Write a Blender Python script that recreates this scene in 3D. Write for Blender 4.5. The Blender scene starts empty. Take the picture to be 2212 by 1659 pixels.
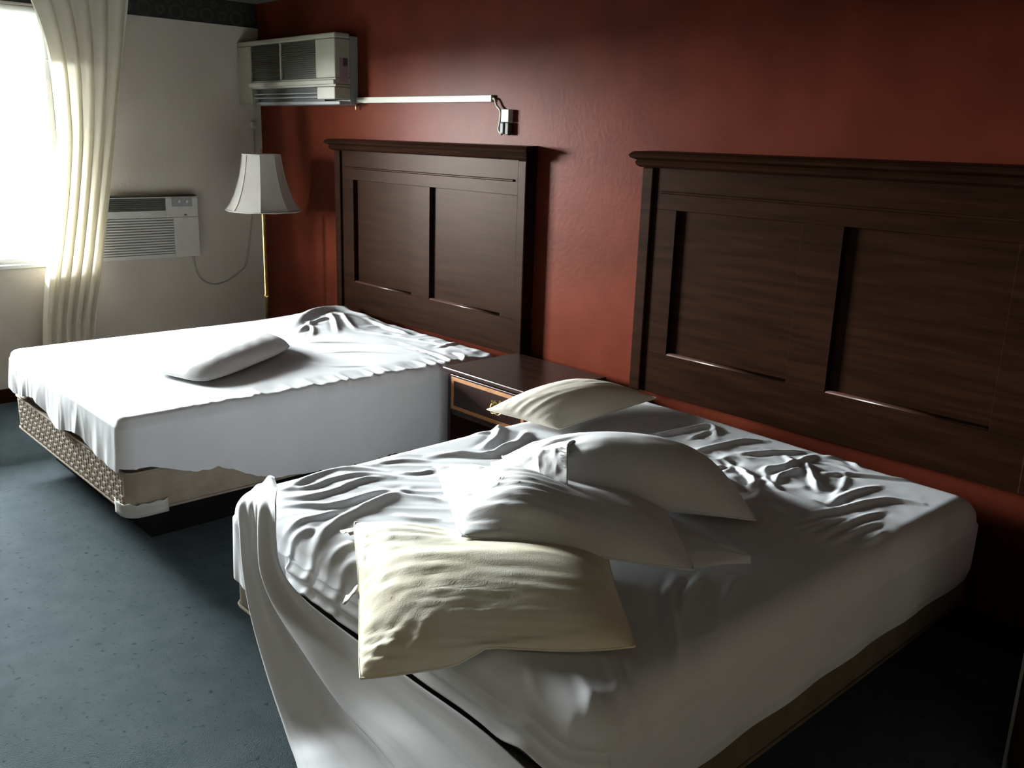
import bpy, bmesh, math, random
import numpy as np
from mathutils import Vector, Matrix

S = bpy.context.scene
COL = S.collection
random.seed(7)
PI = math.pi

# ------------------------------------------------------------------ camera
CAM = np.array([6.1836, -3.2873, 1.6939])
YAW, PITCH, ROLL, FPX = -0.8177, -0.2608, 0.0310, 1989.02
FW = np.array([math.sin(YAW)*math.cos(PITCH), math.cos(YAW)*math.cos(PITCH), math.sin(PITCH)])
_r = np.array([math.cos(YAW), -math.sin(YAW), 0.0]); _u = np.cross(_r, FW)
RT = math.cos(ROLL)*_r + math.sin(ROLL)*_u
UP = -math.sin(ROLL)*_r + math.cos(ROLL)*_u
cd = bpy.data.cameras.new('camera'); cam = bpy.data.objects.new('camera', cd); COL.objects.link(cam)
cd.sensor_fit = 'HORIZONTAL'; cd.sensor_width = 36.0; cd.lens = FPX/2212*36.0
cd.clip_start = 0.05; cd.clip_end = 300
M = Matrix.Identity(4)
for i in range(3):
    M[i][0], M[i][1], M[i][2], M[i][3] = RT[i], UP[i], -FW[i], CAM[i]
cam.matrix_world = M
S.camera = cam

# ------------------------------------------------------------------ light
WIN_Y0, WIN_Y1, WIN_Z0, WIN_Z1 = -2.70, -1.36, 0.85, 2.36
SKY = 400.0
w = bpy.data.worlds.new('overcast_sky'); S.world = w; w.use_nodes = True
bg = w.node_tree.nodes['Background']
bg.inputs['Color'].default_value = (0.93, 0.97, 1.0, 1); 
bg.inputs['Strength'].default_value = SKY
pl = bpy.data.lights.new('window_daylight', 'AREA'); pl.shape = 'RECTANGLE'
pl.size = WIN_Z1-WIN_Z0; pl.size_y = WIN_Y1-WIN_Y0; pl.cycles.is_portal = True
plo = bpy.data.objects.new('window_daylight', pl); COL.objects.link(plo)
plo.location = (-0.17, (WIN_Y0+WIN_Y1)/2, (WIN_Z0+WIN_Z1)/2); plo.rotation_euler = (0, -PI/2, 0)
S.view_settings.view_transform = 'Standard'; S.view_settings.look = 'None'
S.view_settings.gamma = 1.0; S.view_settings.exposure = 0.0
S.view_settings.use_curve_mapping = False
S.cycles.max_bounces = 7; S.cycles.diffuse_bounces = 4; S.cycles.glossy_bounces = 3

def bp(u, v, ax, val):
    """point where the photo's pixel ray meets the plane axis=val"""
    d = FW + RT*(u-1106)/FPX - UP*(v-829.5)/FPX
    return CAM + d*((val-CAM[ax])/d[ax])

# ------------------------------------------------------------------ materials
MATS = {}
def mat(name, col, rough=0.6, col2=None, nscale=8.0, bump=0.0, bscale=60.0, metal=0.0, spec=0.5,
        trans=0.0, coat=0.0, tint=None, ior=None, stretch=(1, 1, 1), detail=4.0, contrast=(0.35, 0.65)):
    if name in MATS: return MATS[name]
    m = bpy.data.materials.new(name); m.use_nodes = True; MATS[name] = m
    nt = m.node_tree; N = nt.nodes; L = nt.links
    b = N['Principled BSDF']; out = N['Material Output']
    b.inputs['Base Color'].default_value = (*col, 1); b.inputs['Roughness'].default_value = rough
    b.inputs['Metallic'].default_value = metal; b.inputs['Specular IOR Level'].default_value = spec
    if ior: b.inputs['IOR'].default_value = ior
    if tint: b.inputs['Specular Tint'].default_value = (*tint, 1)
    if coat: b.inputs['Coat Weight'].default_value = coat; b.inputs['Coat Roughness'].default_value = 0.2
    tc = N.new('ShaderNodeTexCoord'); mp = N.new('ShaderNodeMapping'); mp.inputs['Scale'].default_value = stretch
    L.new(tc.outputs['Object'], mp.inputs['Vector'])
    if col2 is not None:
        n = N.new('ShaderNodeTexNoise'); n.inputs['Scale'].default_value = nscale; n.inputs['Detail'].default_value = detail
        L.new(mp.outputs['Vector'], n.inputs['Vector'])
        r = N.new('ShaderNodeValToRGB')
        r.color_ramp.elements[0].position = contrast[0]; r.color_ramp.elements[1].position = contrast[1]
        r.color_ramp.elements[0].color = (*col, 1); r.color_ramp.elements[1].color = (*col2, 1)
        L.new(n.outputs['Fac'], r.inputs['Fac']); L.new(r.outputs['Color'], b.inputs['Base Color'])
    if bump:
        n2 = N.new('ShaderNodeTexNoise'); n2.inputs['Scale'].default_value = bscale; n2.inputs['Detail'].default_value = 3
        L.new(mp.outputs['Vector'], n2.inputs['Vector'])
        bm = N.new('ShaderNodeBump'); bm.inputs['Strength'].default_value = bump; bm.inputs['Distance'].default_value = 0.004
        L.new(n2.outputs['Fac'], bm.inputs['Height']); L.new(bm.outputs['Normal'], b.inputs['Normal'])
    if trans:
        t = N.new('ShaderNodeBsdfTranslucent'); t.inputs['Color'].default_value = (*col, 1)
        mx = N.new('ShaderNodeMixShader'); mx.inputs['Fac'].default_value = trans
        L.new(b.outputs['BSDF'], mx.inputs[1]); L.new(t.outputs['BSDF'], mx.inputs[2])
        L.new(mx.outputs['Shader'], out.inputs['Surface'])
    return m

m_red = mat('red_sponge_paint', (0.060, 0.012, 0.006), 0.36, (0.084, 0.0165, 0.0084), 3.0, 0.18, 45, spec=0.5, ior=1.11, tint=(1, .66, .56), detail=8)
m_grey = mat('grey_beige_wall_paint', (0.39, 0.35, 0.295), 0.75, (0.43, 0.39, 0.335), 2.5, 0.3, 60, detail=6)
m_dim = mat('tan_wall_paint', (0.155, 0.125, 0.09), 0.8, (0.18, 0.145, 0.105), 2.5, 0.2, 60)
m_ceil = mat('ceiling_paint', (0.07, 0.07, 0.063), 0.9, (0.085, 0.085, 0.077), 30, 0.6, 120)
m_wood = mat('dark_stained_wood', (0.0085, 0.0034, 0.0019), 0.34, (0.015, 0.0060, 0.0034), 5.0, 0.06, 40, spec=0.5, ior=1.09, tint=(1, .62, .42), stretch=(0.6, 1, 8), detail=8)
m_ledge = mat('varnished_wood_ledge', (0.03, 0.012, 0.008), 0.30, (0.04, 0.017, 0.011), 5.0, spec=0.4)
m_wood2 = mat('nightstand_wood', (0.017, 0.007, 0.005), 0.30, (0.030, 0.012, 0.008), 6.0, 0.04, 40, spec=0.3, stretch=(0.6, 6, 1), detail=8)
m_inlay = mat('honey_wood_inlay', (0.26, 0.105, 0.03), 0.45, (0.34, 0.15, 0.045), 12, 0.05, 60)
m_brass = mat('aged_brass', (0.55, 0.40, 0.14), 0.32, (0.38, 0.27, 0.09), 25, 0.1, 80, metal=1.0)
m_sheet = mat('white_cotton_sheet', (0.64, 0.64, 0.66), 0.85, (0.68, 0.68, 0.695), 4, 0.12, 350, spec=0.2)
m_case = mat('white_pillowcase', (0.64, 0.63, 0.63), 0.85, (0.68, 0.67, 0.67), 5, 0.12, 300, spec=0.2)
m_ivory = mat('yellowed_pillow_ticking', (0.74, 0.70, 0.58), 0.8, (0.66, 0.58, 0.40), 4.5, 0.15, 260, spec=0.25, detail=5, contrast=(0.42, 0.72))
m_beigepil = mat('beige_pillow_ticking', (0.68, 0.62, 0.52), 0.85, (0.72, 0.66, 0.56), 5, 0.12, 260, spec=0.2)
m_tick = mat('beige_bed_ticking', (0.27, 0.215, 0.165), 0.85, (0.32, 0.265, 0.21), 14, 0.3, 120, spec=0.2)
m_tick_shade = mat('shade_darkened_ticking', (0.12, 0.095, 0.066), 0.85, (0.15, 0.12, 0.085), 14, 0.3, 120, spec=0.2)  # darker copy of the beige ticking; the unlit side's shade is in the colour
m_black = mat('black_base_board', (0.006, 0.006, 0.006), 0.8, (0.009, 0.009, 0.009), 8, spec=0.1)
m_plast = mat('white_plastic', (0.40, 0.385, 0.35), 0.45, (0.44, 0.42, 0.385), 6, 0.03, 80)
m_ivplast = mat('cream_plastic', (0.25, 0.235, 0.19), 0.5, (0.28, 0.265, 0.215), 6, 0.03, 80)
m_greyplast = mat('grey_plastic', (0.18, 0.18, 0.175), 0.5, (0.21, 0.21, 0.20), 6)
m_darkplast = mat('dark_plastic', (0.035, 0.037, 0.035), 0.55, (0.05, 0.052, 0.048), 9)
m_olive = mat('dusty_dark_grille', (0.04, 0.038, 0.026), 0.6, (0.055, 0.05, 0.036), 9)
m_label = mat('mauve_sticker', (0.20, 0.12, 0.13), 0.5, (0.24, 0.15, 0.16), 12)
m_ink = mat('grey_ink', (0.30, 0.29, 0.34), 0.8, (0.36, 0.35, 0.40), 30)
m_shade = mat('lampshade_fabric', (0.42, 0.39, 0.355), 0.85, (0.46, 0.43, 0.39), 10, 0.1, 300, trans=0.25)
m_curt = mat('cream_curtain_fabric', (0.68, 0.63, 0.52), 0.9, (0.72, 0.68, 0.57), 6, 0.1, 300, trans=0.18)
m_frame = mat('white_window_frame', (0.7, 0.7, 0.68), 0.5, (0.74, 0.74, 0.72), 5)
m_conc = mat('outdoor_asphalt', (0.022, 0.022, 0.022), 0.9, (0.03, 0.03, 0.029), 2, 0.3, 20)
m_roller = mat('added_shade_cloth', (0.75, 0.75, 0.72), 0.9, (0.8, 0.8, 0.77), 6, trans=0.40)
m_steel = mat('pale_metal_edge', (0.55, 0.58, 0.52), 0.35, (0.6, 0.62, 0.57), 10, metal=0.8)

# carpet
m_carpet = mat('teal_carpet', (0.050, 0.070, 0.079), 0.95, (0.068, 0.088, 0.097), 9, 0.9, 260, spec=0.1, detail=10, contrast=(0.3, 0.7))
def carpet_specks():
    nt = m_carpet.node_tree; N = nt.nodes; L = nt.links; b = N['Principled BSDF']
    base = b.inputs['Base Color'].links[0].from_socket
    tc = N.new('ShaderNodeTexCoord')
    n = N.new('ShaderNodeTexNoise'); n.inputs['Scale'].default_value = 42; n.inputs['Detail'].default_value = 6
    L.new(tc.outputs['Object'], n.inputs['Vector'])
    r = N.new('ShaderNodeValToRGB'); r.color_ramp.elements[0].position = 0.60; r.color_ramp.elements[1].position = 0.72
    L.new(n.outputs['Fac'], r.inputs['Fac'])
    mx = N.new('ShaderNodeMix'); mx.data_type = 'RGBA'
    L.new(r.outputs['Color'], mx.inputs['Factor']); L.new(base, mx.inputs['A']); mx.inputs['B'].default_value = (0.020, 0.045, 0.048, 1)
    L.new(mx.outputs['Result'], b.inputs['Base Color'])
carpet_specks()

# wallpaper border: dark ground with a row of ring-and-scroll medallions
def border_mat():
    m = bpy.data.materials.new('floral_wallpaper_border'); m.use_nodes = True
    nt = m.node_tree; N = nt.nodes; L = nt.links; b = N['Principled BSDF']; b.inputs['Roughness'].default_value = 0.7
    tc = N.new('ShaderNodeTexCoord'); sp = N.new('ShaderNodeSeparateXYZ'); L.new(tc.outputs['Object'], sp.inputs[0])
    def mth(op, a, bb=None, c=None):
        n = N.new('ShaderNodeMath'); n.operation = op
        for i, x in enumerate((a, bb, c)):
            if x is None: continue
            if isinstance(x, (int, float)): n.inputs[i].default_value = x
            else: L.new(x, n.inputs[i])
        return n.outputs[0]
    def ring(cy, cz, r0, wd, per):
        yy = mth('SUBTRACT', mth('PINGPONG', mth('ADD', sp.outputs['Y'], 20+cy), per/2), 0.0)
        zz = mth('SUBTRACT', sp.outputs['Z'], cz)
        d = mth('SQRT', mth('ADD', mth('MULTIPLY', yy, yy), mth('MULTIPLY', zz, zz)))
        return mth('LESS_THAN', mth('ABSOLUTE', mth('SUBTRACT', d, r0)), wd)
    a = ring(0.0, 2.425, 0.024, 0.008, 0.21)
    c = ring(0.105, 2.42, 0.040, 0.007, 0.21)
    e = ring(0.052, 2.49, 0.018, 0.006, 0.105)
    tot = mth('MAXIMUM', mth('MAXIMUM', a, c), e)
    n = N.new('ShaderNodeTexNoise'); n.inputs['Scale'].default_value = 30; L.new(tc.outputs['Object'], n.inputs['Vector'])
    f = mth('MULTIPLY', tot, mth('MULTIPLY', n.outputs['Fac'], 1.2))
    mx = N.new('ShaderNodeMix'); mx.data_type = 'RGBA'; L.new(f, mx.inputs['Factor'])
    mx.inputs['A'].default_value = (0.006, 0.006, 0.004, 1); mx.inputs['B'].default_value = (0.032, 0.029, 0.017, 1)
    L.new(mx.outputs['Result'], b.inputs['Base Color'])
    return m
m_border = border_mat()

# window glass: clear pane with a faint mirror
def glass_mat():
    m = bpy.data.materials.new('clear_window_glass'); m.use_nodes = True
    nt = m.node_tree; N = nt.nodes; L = nt.links; N.remove(N['Principled BSDF'])
    t = N.new('ShaderNodeBsdfTransparent'); t.inputs['Color'].default_value = (0.95, 0.97, 0.96, 1)
    g = N.new('ShaderNodeBsdfGlossy'); g.inputs['Roughness'].default_value = 0.02
    mx = N.new('ShaderNodeMixShader'); mx.inputs['Fac'].default_value = 0.05
    L.new(t.outputs[0], mx.inputs[1]); L.new(g.outputs[0], mx.inputs[2]); L.new(mx.outputs[0], N['Material Output'].inputs['Surface'])
    return m
m_glass = glass_mat()

# ------------------------------------------------------------------ helpers
def tag(o, label, cat, group=None):
    o['label'] = label; o['category'] = cat
    if group: o['group'] = group
    return o
def thing(name, loc, label, cat, group=None):
    o = bpy.data.objects.new(name, None); COL.objects.link(o); o.location = loc; o.empty_display_size = 0.1
    return tag(o, label, cat, group)
def link(name, me, m, parent=None, smooth=False):
    o = bpy.data.objects.new(name, me); COL.objects.link(o)
    if m is not None and not me.materials: me.materials.append(m)
    if smooth: me.polygons.foreach_set('use_smooth', [True]*len(me.polygons))
    if parent is not None:
        o.parent = parent
        p = parent; off = Vector((0, 0, 0))
        while p is not None: off += p.location; p = p.parent
        o.location = -off            # geometry is written in world coordinates
    return o
def from_bm(name, bm, m, parent=None, smooth=False):
    bmesh.ops.recalc_face_normals(bm, faces=bm.faces[:])
    me = bpy.data.meshes.new(name); bm.to_mesh(me); bm.free()
    return link(name, me, m, parent, smooth)
def bbox(bm, x0, x1, y0, y1, z0, z1, bev=0.0, seg=2):
    r = bmesh.ops.create_cube(bm, size=1.0)
    for v in r['verts']:
        v.co = Vector((x0+(v.co.x+.5)*(x1-x0), y0+(v.co.y+.5)*(y1-y0), z0+(v.co.z+.5)*(z1-z0)))
    if bev:
        es = list({e for v in r['verts'] for e in v.link_edges})
        bmesh.ops.bevel(bm, geom=es, offset=bev, segments=seg, profile=0.5, affect='EDGES', clamp_overlap=True)
def box(name, x0, x1, y0, y1, z0, z1, m, parent=None, bev=0.0, seg=2):
    bm = bmesh.new(); bbox(bm, x0, x1, y0, y1, z0, z1, bev, seg)
    return from_bm(name, bm, m, parent, smooth=False)
def structure(o):
    o['kind'] = 'structure'; return o
def smoothpath(pts, n=8):
    P = [np.array(p, float) for p in pts]; out = []
    P = [2*P[0]-P[1]] + P + [2*P[-1]-P[-2]]
    for i in range(1, len(P)-2):
        for k in range(n):
            t = k/n
            out.append(0.5*((2*P[i])+(-P[i-1]+P[i+1])*t+(2*P[i-1]-5*P[i]+4*P[i+1]-P[i+2])*t*t+(-P[i-1]+3*P[i]-3*P[i+1]+P[i+2])*t**3))
    out.append(P[-2]); return out
def tube(name, pts, r, m, parent=None, sides=8, n=8):
    P = smoothpath(pts, n); V = []; F = []
    for i, p in enumerate(P):
        t = P[min(i+1, len(P)-1)]-P[max(i-1, 0)]; t = t/ (np.linalg.norm(t)+1e-9)
        a = np.cross(t, [0.3, 0.2, 1.0]); a /= np.linalg.norm(a); b = np.cross(t, a)
        rr = r[min(int(i/n), len(r)-1)] if isinstance(r, (list, tuple)) else r
        for k in range(sides):
            an = 2*PI*k/sides; V.append(p+rr*(math.cos(an)*a+math.sin(an)*b))
    for i in range(len(P)-1):
        for k in range(sides):
            F.append((i*sides+k, i*sides+(k+1) % sides, (i+1)*sides+(k+1) % sides, (i+1)*sides+k))
    F.append(tuple(range(sides))[::-1]); F.append(tuple((len(P)-1)*sides+k for k in range(sides)))
    me = bpy.data.meshes.new(name); me.from_pydata([tuple(v) for v in V], [], F)
    return link(name, me, m, parent, True)
def lathe(name, prof, cx, cy, m, parent=None, sides=32, smooth=True):
    bm = bmesh.new(); rings = []
    for (r, z) in prof:
        rings.append([bm.verts.new((cx+r*math.cos(2*PI*k/sides), cy+r*math.sin(2*PI*k/sides), z)) for k in range(sides)])
    for a, b in zip(rings, rings[1:]):
        for k in range(sides): bm.faces.new((a[k], a[(k+1) % sides], b[(k+1) % sides], b[k]))
    bm.faces.new(rings[0][::-1]); bm.faces.new(rings[-1])
    return from_bm(name, bm, m, parent, smooth)
def grid_faces(nx, ny, off=0):
    i = np.arange(nx-1)[None, :]; j = np.arange(ny-1)[:, None]
    a = (j*nx+i+off).ravel()
    return np.stack([a, a+1, a+1+nx, a+nx], 1)
def np_mesh(name, V, F, m, parent=None, smooth=True):
    me = bpy.data.meshes.new(name); V = np.asarray(V, np.float32); F = np.asarray(F, np.int32)
    me.vertices.add(len(V)); me.vertices.foreach_set('co', V.ravel())
    me.loops.add(F.size); me.loops.foreach_set('vertex_index', F.ravel())
    me.polygons.add(len(F)); me.polygons.foreach_set('loop_start', np.arange(0, F.size, F.shape[1], dtype=np.int32))
    me.update(calc_edges=True); me.validate()
    return link(name, me, m, parent, smooth)

# ---- numpy noise and wrinkles
_tab = np.random.RandomState(11).rand(256, 256)
def vnoise(x, y, seed=0):
    x = np.asarray(x)+seed*17.31; y = np.asarray(y)+seed*5.77
    xi = np.floor(x).astype(int); yi = np.floor(y).astype(int); fx = x-xi; fy = y-yi
    fx = fx*fx*fx*(fx*(fx*6-15)+10); fy = fy*fy*fy*(fy*(fy*6-15)+10)
    g = lambda a, b: _tab[a % 256, b % 256]
    return (g(xi, yi)*(1-fx)+g(xi+1, yi)*fx)*(1-fy)+(g(xi, yi+1)*(1-fx)+g(xi+1, yi+1)*fx)*fy*1.0
def fbm(x, y, seed=0, oct=3):
    s = 0; a = 0.5
    for o in range(oct): s = s+a*(vnoise(x*2**o, y*2**o, seed+o)-0.5)*2; a *= 0.5
    return s
def ridged(x, y, seed=0):
    return 1-np.abs(fbm(x, y, seed, 2))*2.2
def stroke(X, Y, pts, h, wd, taper=0.25):
    """height of one cloth fold running along a polyline: crest, and a hollow beside it"""
    P = np.array(smoothpath([(p[0], p[1], 0) for p in pts], 5))[:, :2]
    seg = P[1:]-P[:-1]; ln = np.hypot(seg[:, 0], seg[:, 1]); tot = ln.sum(); acc = np.concatenate([[0], np.cumsum(ln)])
    lo = P.min(0)-4*wd; hi = P.max(0)+4*wd
    msk = (X > lo[0]) & (X < hi[0]) & (Y > lo[1]) & (Y < hi[1]); x = X[msk]; y = Y[msk]
    best = np.full(x.shape, 1e9); sd = np.zeros_like(x); tt = np.zeros_like(x)
    for i in range(len(seg)):
        if ln[i] < 1e-6: continue
        dx = x-P[i, 0]; dy = y-P[i, 1]; d = seg[i]/ln[i]
        t = np.clip(dx*d[0]+dy*d[1], 0, ln[i]); ex = dx-t*d[0]; ey = dy-t*d[1]; q = np.hypot(ex, ey)
        k = q < best; best[k] = q[k]; sd[k] = (d[0]*ey-d[1]*ex)[k]; tt[k] = ((acc[i]+t)/tot)[k]
    tp = np.clip(np.minimum(tt, 1-tt)/taper, 0, 1); tp = tp*tp*(3-2*tp)*0.85+0.15*(tp > 0)
    f = np.exp(-(best/wd)**2)-0.45*np.exp(-((sd+1.7*wd)/(1.0*wd))**2)*np.exp(-(best/(3*wd))**2)
    out = np.zeros_like(X); out[msk] = h*tp*f
    return out

# ------------------------------------------------------------------ the room
XR, YF, ZC = 7.5, -4.5, 2.53
structure(box('floor', -0.16, XR+.1, YF-.1, 0.1, -0.1, 0.0, m_carpet))
structure(box('ceiling', -0.16, XR+.1, YF-.1, 0.1, ZC, ZC+0.1, m_ceil))
structure(box('wall_back', 0.0, XR+.1, 0.0, 0.15, 0.0, ZC, m_red))
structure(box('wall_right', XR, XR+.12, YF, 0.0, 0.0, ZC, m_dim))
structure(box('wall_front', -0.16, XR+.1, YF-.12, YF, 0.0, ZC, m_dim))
bm = bmesh.new()
bbox(bm, -0.16, 0, WIN_Y1, 0.15, 0, ZC); bbox(bm, -0.16, 0, YF, WIN_Y0, 0, ZC)
bbox(bm, -0.16, 0, WIN_Y0, WIN_Y1, 0, WIN_Z0); bbox(bm, -0.16, 0, WIN_Y0, WIN_Y1, WIN_Z1, ZC)
structure(from_bm('wall_left', bm, m_grey))
structure(box('trim_1', 0.0, 0.002, YF, -0.001, 2.371, ZC-.001, m_border))
structure(box('baseboard_back', 0.0, XR, -0.014, 0.0, 0.0, 0.09, m_wood, bev=0.004))
structure(box('baseboard_left', 0.0, 0.014, YF, -0.014, 0.0, 0.09, m_wood, bev=0.004))
wn = bpy.data.objects.new('window_1', None); COL.objects.link(wn); wn.location = (-0.08, (WIN_Y0+WIN_Y1)/2, WIN_Z0); structure(wn)
fy0, fy1, fz0, fz1 = WIN_Y0, WIN_Y1, WIN_Z0, WIN_Z1; ft = 0.035
bm = bmesh.new()
bbox(bm, -0.11, -0.05, fy0, fy1, fz0, fz0+ft, .004); bbox(bm, -0.11, -0.05, fy0, fy1, fz1-ft, fz1, .004)
bbox(bm, -0.11, -0.05, fy0, fy0+ft, fz0+ft, fz1-ft, .004); bbox(bm, -0.11, -0.05, fy1-ft, fy1, fz0+ft, fz1-ft, .004)
from_bm('window_frame', bm, m_frame, wn)
ym = (fy0+fy1)/2
box('mullion', -0.105, -0.055, ym-.02, ym+.02, fz0+ft, fz1-ft, m_frame, wn, .004)
box('pane', -0.082, -0.078, fy0+ft, ym-.02, fz0+ft, fz1-ft, m_glass, wn)
box('pane', -0.082, -0.078, ym+.02, fy1-ft, fz0+ft, fz1-ft, m_glass, wn)
box('window_sill', -0.05, 0.012, fy0, fy1, fz0-.02, fz0+.004, m_frame, wn, .004)
# invented roller shade, added to cut the light through the window top
rs = thing('added_roller_shade', (-0.03, (fy0+fy1)/2, 2.06), 'added white translucent roller shade cutting light at the window top', 'roller shade')
box('shade_cloth', -0.034, -0.032, fy0+.01, fy1-.01, 2.07, 2.345, m_roller, rs)
box('hem_bar', -0.038, -0.028, fy0+.01, fy1-.01, 2.05, 2.0695, m_roller, rs, .003)
tube('roller', [(-.033, fy0+.01, 2.349), (-.033, (fy0+fy1)/2, 2.349), (-.033, fy1-.01, 2.349)], .010, m_frame, rs, 10, 2)
structure(box('added_eave', -2.2, -0.165, -45, 12, 2.44, 2.60, m_frame))  # unseen roof overhang, added to block the high sky
g = structure(box('outdoor_ground', -60, -0.17, -45, 45, -0.3, -0.2, m_conc))

# ------------------------------------------------------------------ headboards
HB_OFF = 2.4821
def headboard(dx, label):
    x0, x1 = 1.065+dx, 2.815+dx
    a0, a1, a2, a3 = [v+dx for v in (1.253, 1.850, 2.022, 2.628)]
    zt, zpt, zpb, zb = 1.590, 1.416, 0.782, 0.595
    t = thing('headboard', ((x0+x1)/2, -0.03, zb), label, 'headboard', 'matching panelled headboards')
    fr, bk = -0.062, -0.002
    box('post', x0, x0+.062, -0.078, bk, zb, zt, m_wood, t, .006)
    box('post', x1-.062, x1, -0.078, bk, zb, zt, m_wood, t, .006)
    for q0, q1 in ((x0+.0625, a0), (a1, a2), (a3, x1-.0625)):
        box('stile', q0, q1, fr, bk, zpb, zpt, m_wood, t, .0012, 1)
    box('top_rail', x0+.0625, x1-.0625, fr, bk, zpt, zt, m_wood, t, .0012, 1)
    box('bottom_rail', x0+.0625, x1-.0625, fr, bk, zb, zpb, m_wood, t, .0012, 1)
    for p0, p1 in ((a0, a1), (a2, a3)):          # sloping ledge along the foot of each panel
        bm = bmesh.new(); pr = [(-.0385, zpb+.0002), (-.0385, zpb+.011)]+[(-.050-.011*math.sin(a), zpb+.0002+.0108*math.cos(a)) for a in np.linspace(0, PI/2, 7)]
        e = [[bm.verts.new((xx, yy, zz)) for yy, zz in pr] for xx in (p0+.001, p1-.001)]; n_ = len(pr)
        for k in range(n_): bm.faces.new((e[0][k], e[0][(k+1) % n_], e[1][(k+1) % n_], e[1][k]))
        bm.faces.new(e[0]); bm.faces.new(e[1][::-1]); from_bm('ledge', bm, m_ledge, t, True)
    for p0, p1 in ((a0, a1), (a2, a3)):
        box('panel', p0-.004, p1+.004, -0.038, -0.006, zpb-.004, zpt+.004, m_wood, t, .002)
    # thin bead running across the top rail
    bm = bmesh.new(); bbox(bm, x0+.10, x1-.10, fr-.010, fr, 1.482, 1.494, .004, 2)
    from_bm('bead', bm, m_wood, t)
    # crown moulding: profile swept along x with returns
    prof = [(-0.002, 1.590), (-0.086, 1.590), (-0.098, 1.598), (-0.104, 1.610), (-0.098, 1.620), (-0.108, 1.624), (-0.122, 1.630),
            (-0.126, 1.640), (-0.118, 1.650), (-0.106, 1.656), (-0.002, 1.660)]
    bm = bmesh.new(); ends = []
    for sx in (-1, 1):
        ring = []
        for (y, z) in prof:
            ex = max(0.0, -y-0.078)*0.9
            ring.append(bm.verts.new(((x0-ex if sx < 0 else x1+ex), y, z)))
        ends.append(ring)
    for i in range(len(prof)-1): bm.faces.new((ends[0][i], ends[0][i+1], ends[1][i+1], ends[1][i]))
    bm.faces.new(ends[0]); bm.faces.new(ends[1][::-1]); bm.faces.new((ends[0][0], ends[1][0], ends[1][-1], ends[0][-1]))
    from_bm('crown_moulding', bm, m_wood, t)
    return t
headboard(0.0, 'dark wooden two-panel headboard behind the bed nearer the window')
headboard(HB_OFF, 'dark wooden headboard in deep shadow behind the bed with four pillows')

# ------------------------------------------------------------------ beds
def rounded(u, v, w, d, r):
    """u,v in [0,1] -> rounded rectangle w x d"""
    x = u*w; y = v*d; X = x.copy(); Y = y.copy()
    for sx in (0, 1):
        for sy in (0, 1):
            a = (r-x)/r if sx == 0 else (x-(w-r))/r
            b = (r-y)/r if sy == 0 else (y-(d-r))/r
            k = (a > 0) & (b > 0); aa = a[k]*np.sqrt(1-b[k]**2/2); bb = b[k]*np.sqrt(1-a[k]**2/2)
            X[k] = (r-aa*r) if sx == 0 else (w-r+aa*r); Y[k] = (r-bb*r) if sy == 0 else (d-r+bb*r)
    return X, Y
def slab(name, x0, x1, y0, y1, z0, z1, r, re, m, parent, nz=6):
    """upholstered slab with rounded corners and rolled top and bottom edges"""
    n = 14; pts = []
    for cx, cy, a0 in ((x1-r, y1-r, 0), (x0+r, y1-r, PI/2), (x0+r, y0+r, PI), (x1-r, y0+r, 1.5*PI)):
        for k in range(n): a = a0+PI/2*k/(n-1); pts.append((cx+r*math.cos(a), cy+r*math.sin(a), math.cos(a), math.sin(a)))
    prof = [(re*(1-math.sin(PI/2*k/4)), z0+re*(1-math.cos(PI/2*k/4))) for k in range(5)] + \
           [(re*(1-math.cos(PI/2*k/4)), z1-re*(1-math.sin(PI/2*k/4))) for k in range(5)]
    bm = bmesh.new(); rings = [[bm.verts.new((px-nx*o, py-ny*o, z)) for px, py, nx, ny in pts] for o, z in prof]
    for a, b in zip(rings, rings[1:]):
        for k in range(len(pts)): bm.faces.new((a[k], a[(k+1) % len(pts)], b[(k+1) % len(pts)], b[k]))
    bm.faces.new(rings[0][::-1]); bm.faces.new(rings[-1])
    return from_bm(name, bm, m, parent, True)

B1 = (1.20, 2.705, -2.080, -0.13)       # x0 x1 y0 y1 of the bed nearer the window
B2 = (3.585, 5.170, -2.085, -0.13)
ZT = 0.60
def bed(B, label, cover):
    x0, x1, y0, y1 = B
    t = thing('bed', ((x0+x1)/2, (y0+y1)/2, 0), label, 'bed', 'unmade double beds')
    box('base', x0+.06, x1-.20, y0+.16, y1-.03, 0.0, 0.198, m_black, t, .004)
    s = slab('box_spring', x0+.012, x1-.012, y0+.012, y1, 0.2, 0.375, .05, .018, m_tick if cover == 1 else m_tick_shade, t)
    slab('mattress', x0+.016, x1-.016, y0+.016, y1-.004, 0.377, ZT-.052, .07, .040, m_tick, t)
    pts = []
    r = .052
    for zz, nm in ((.372, 'piping'), (.205, 'piping')):
        P = []
        for cx, cy, a0 in ((x1-r, y1-r, 0), (x0+r, y1-r, PI/2), (x0+r, y0+r, PI), (x1-r, y0+r, 1.5*PI)):
            for k in range(4): a = a0+PI/2*k/3; P.append((cx+(r-.012)*math.cos(a), cy+(r-.012)*math.sin(a), zz))
        P.append(P[0]); tube(nm, P, .006, m_tick if cover == 1 else m_tick_shade, s, 6, 1)
    return t, s
bed1, box1 = bed(B1, 'bed beside the window with a beige woven box spring and one pillow', 1)
bed2, box2 = bed(B2, 'bed in front with a box spring coloured darker for shade and four loose pillows', 2)

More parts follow.
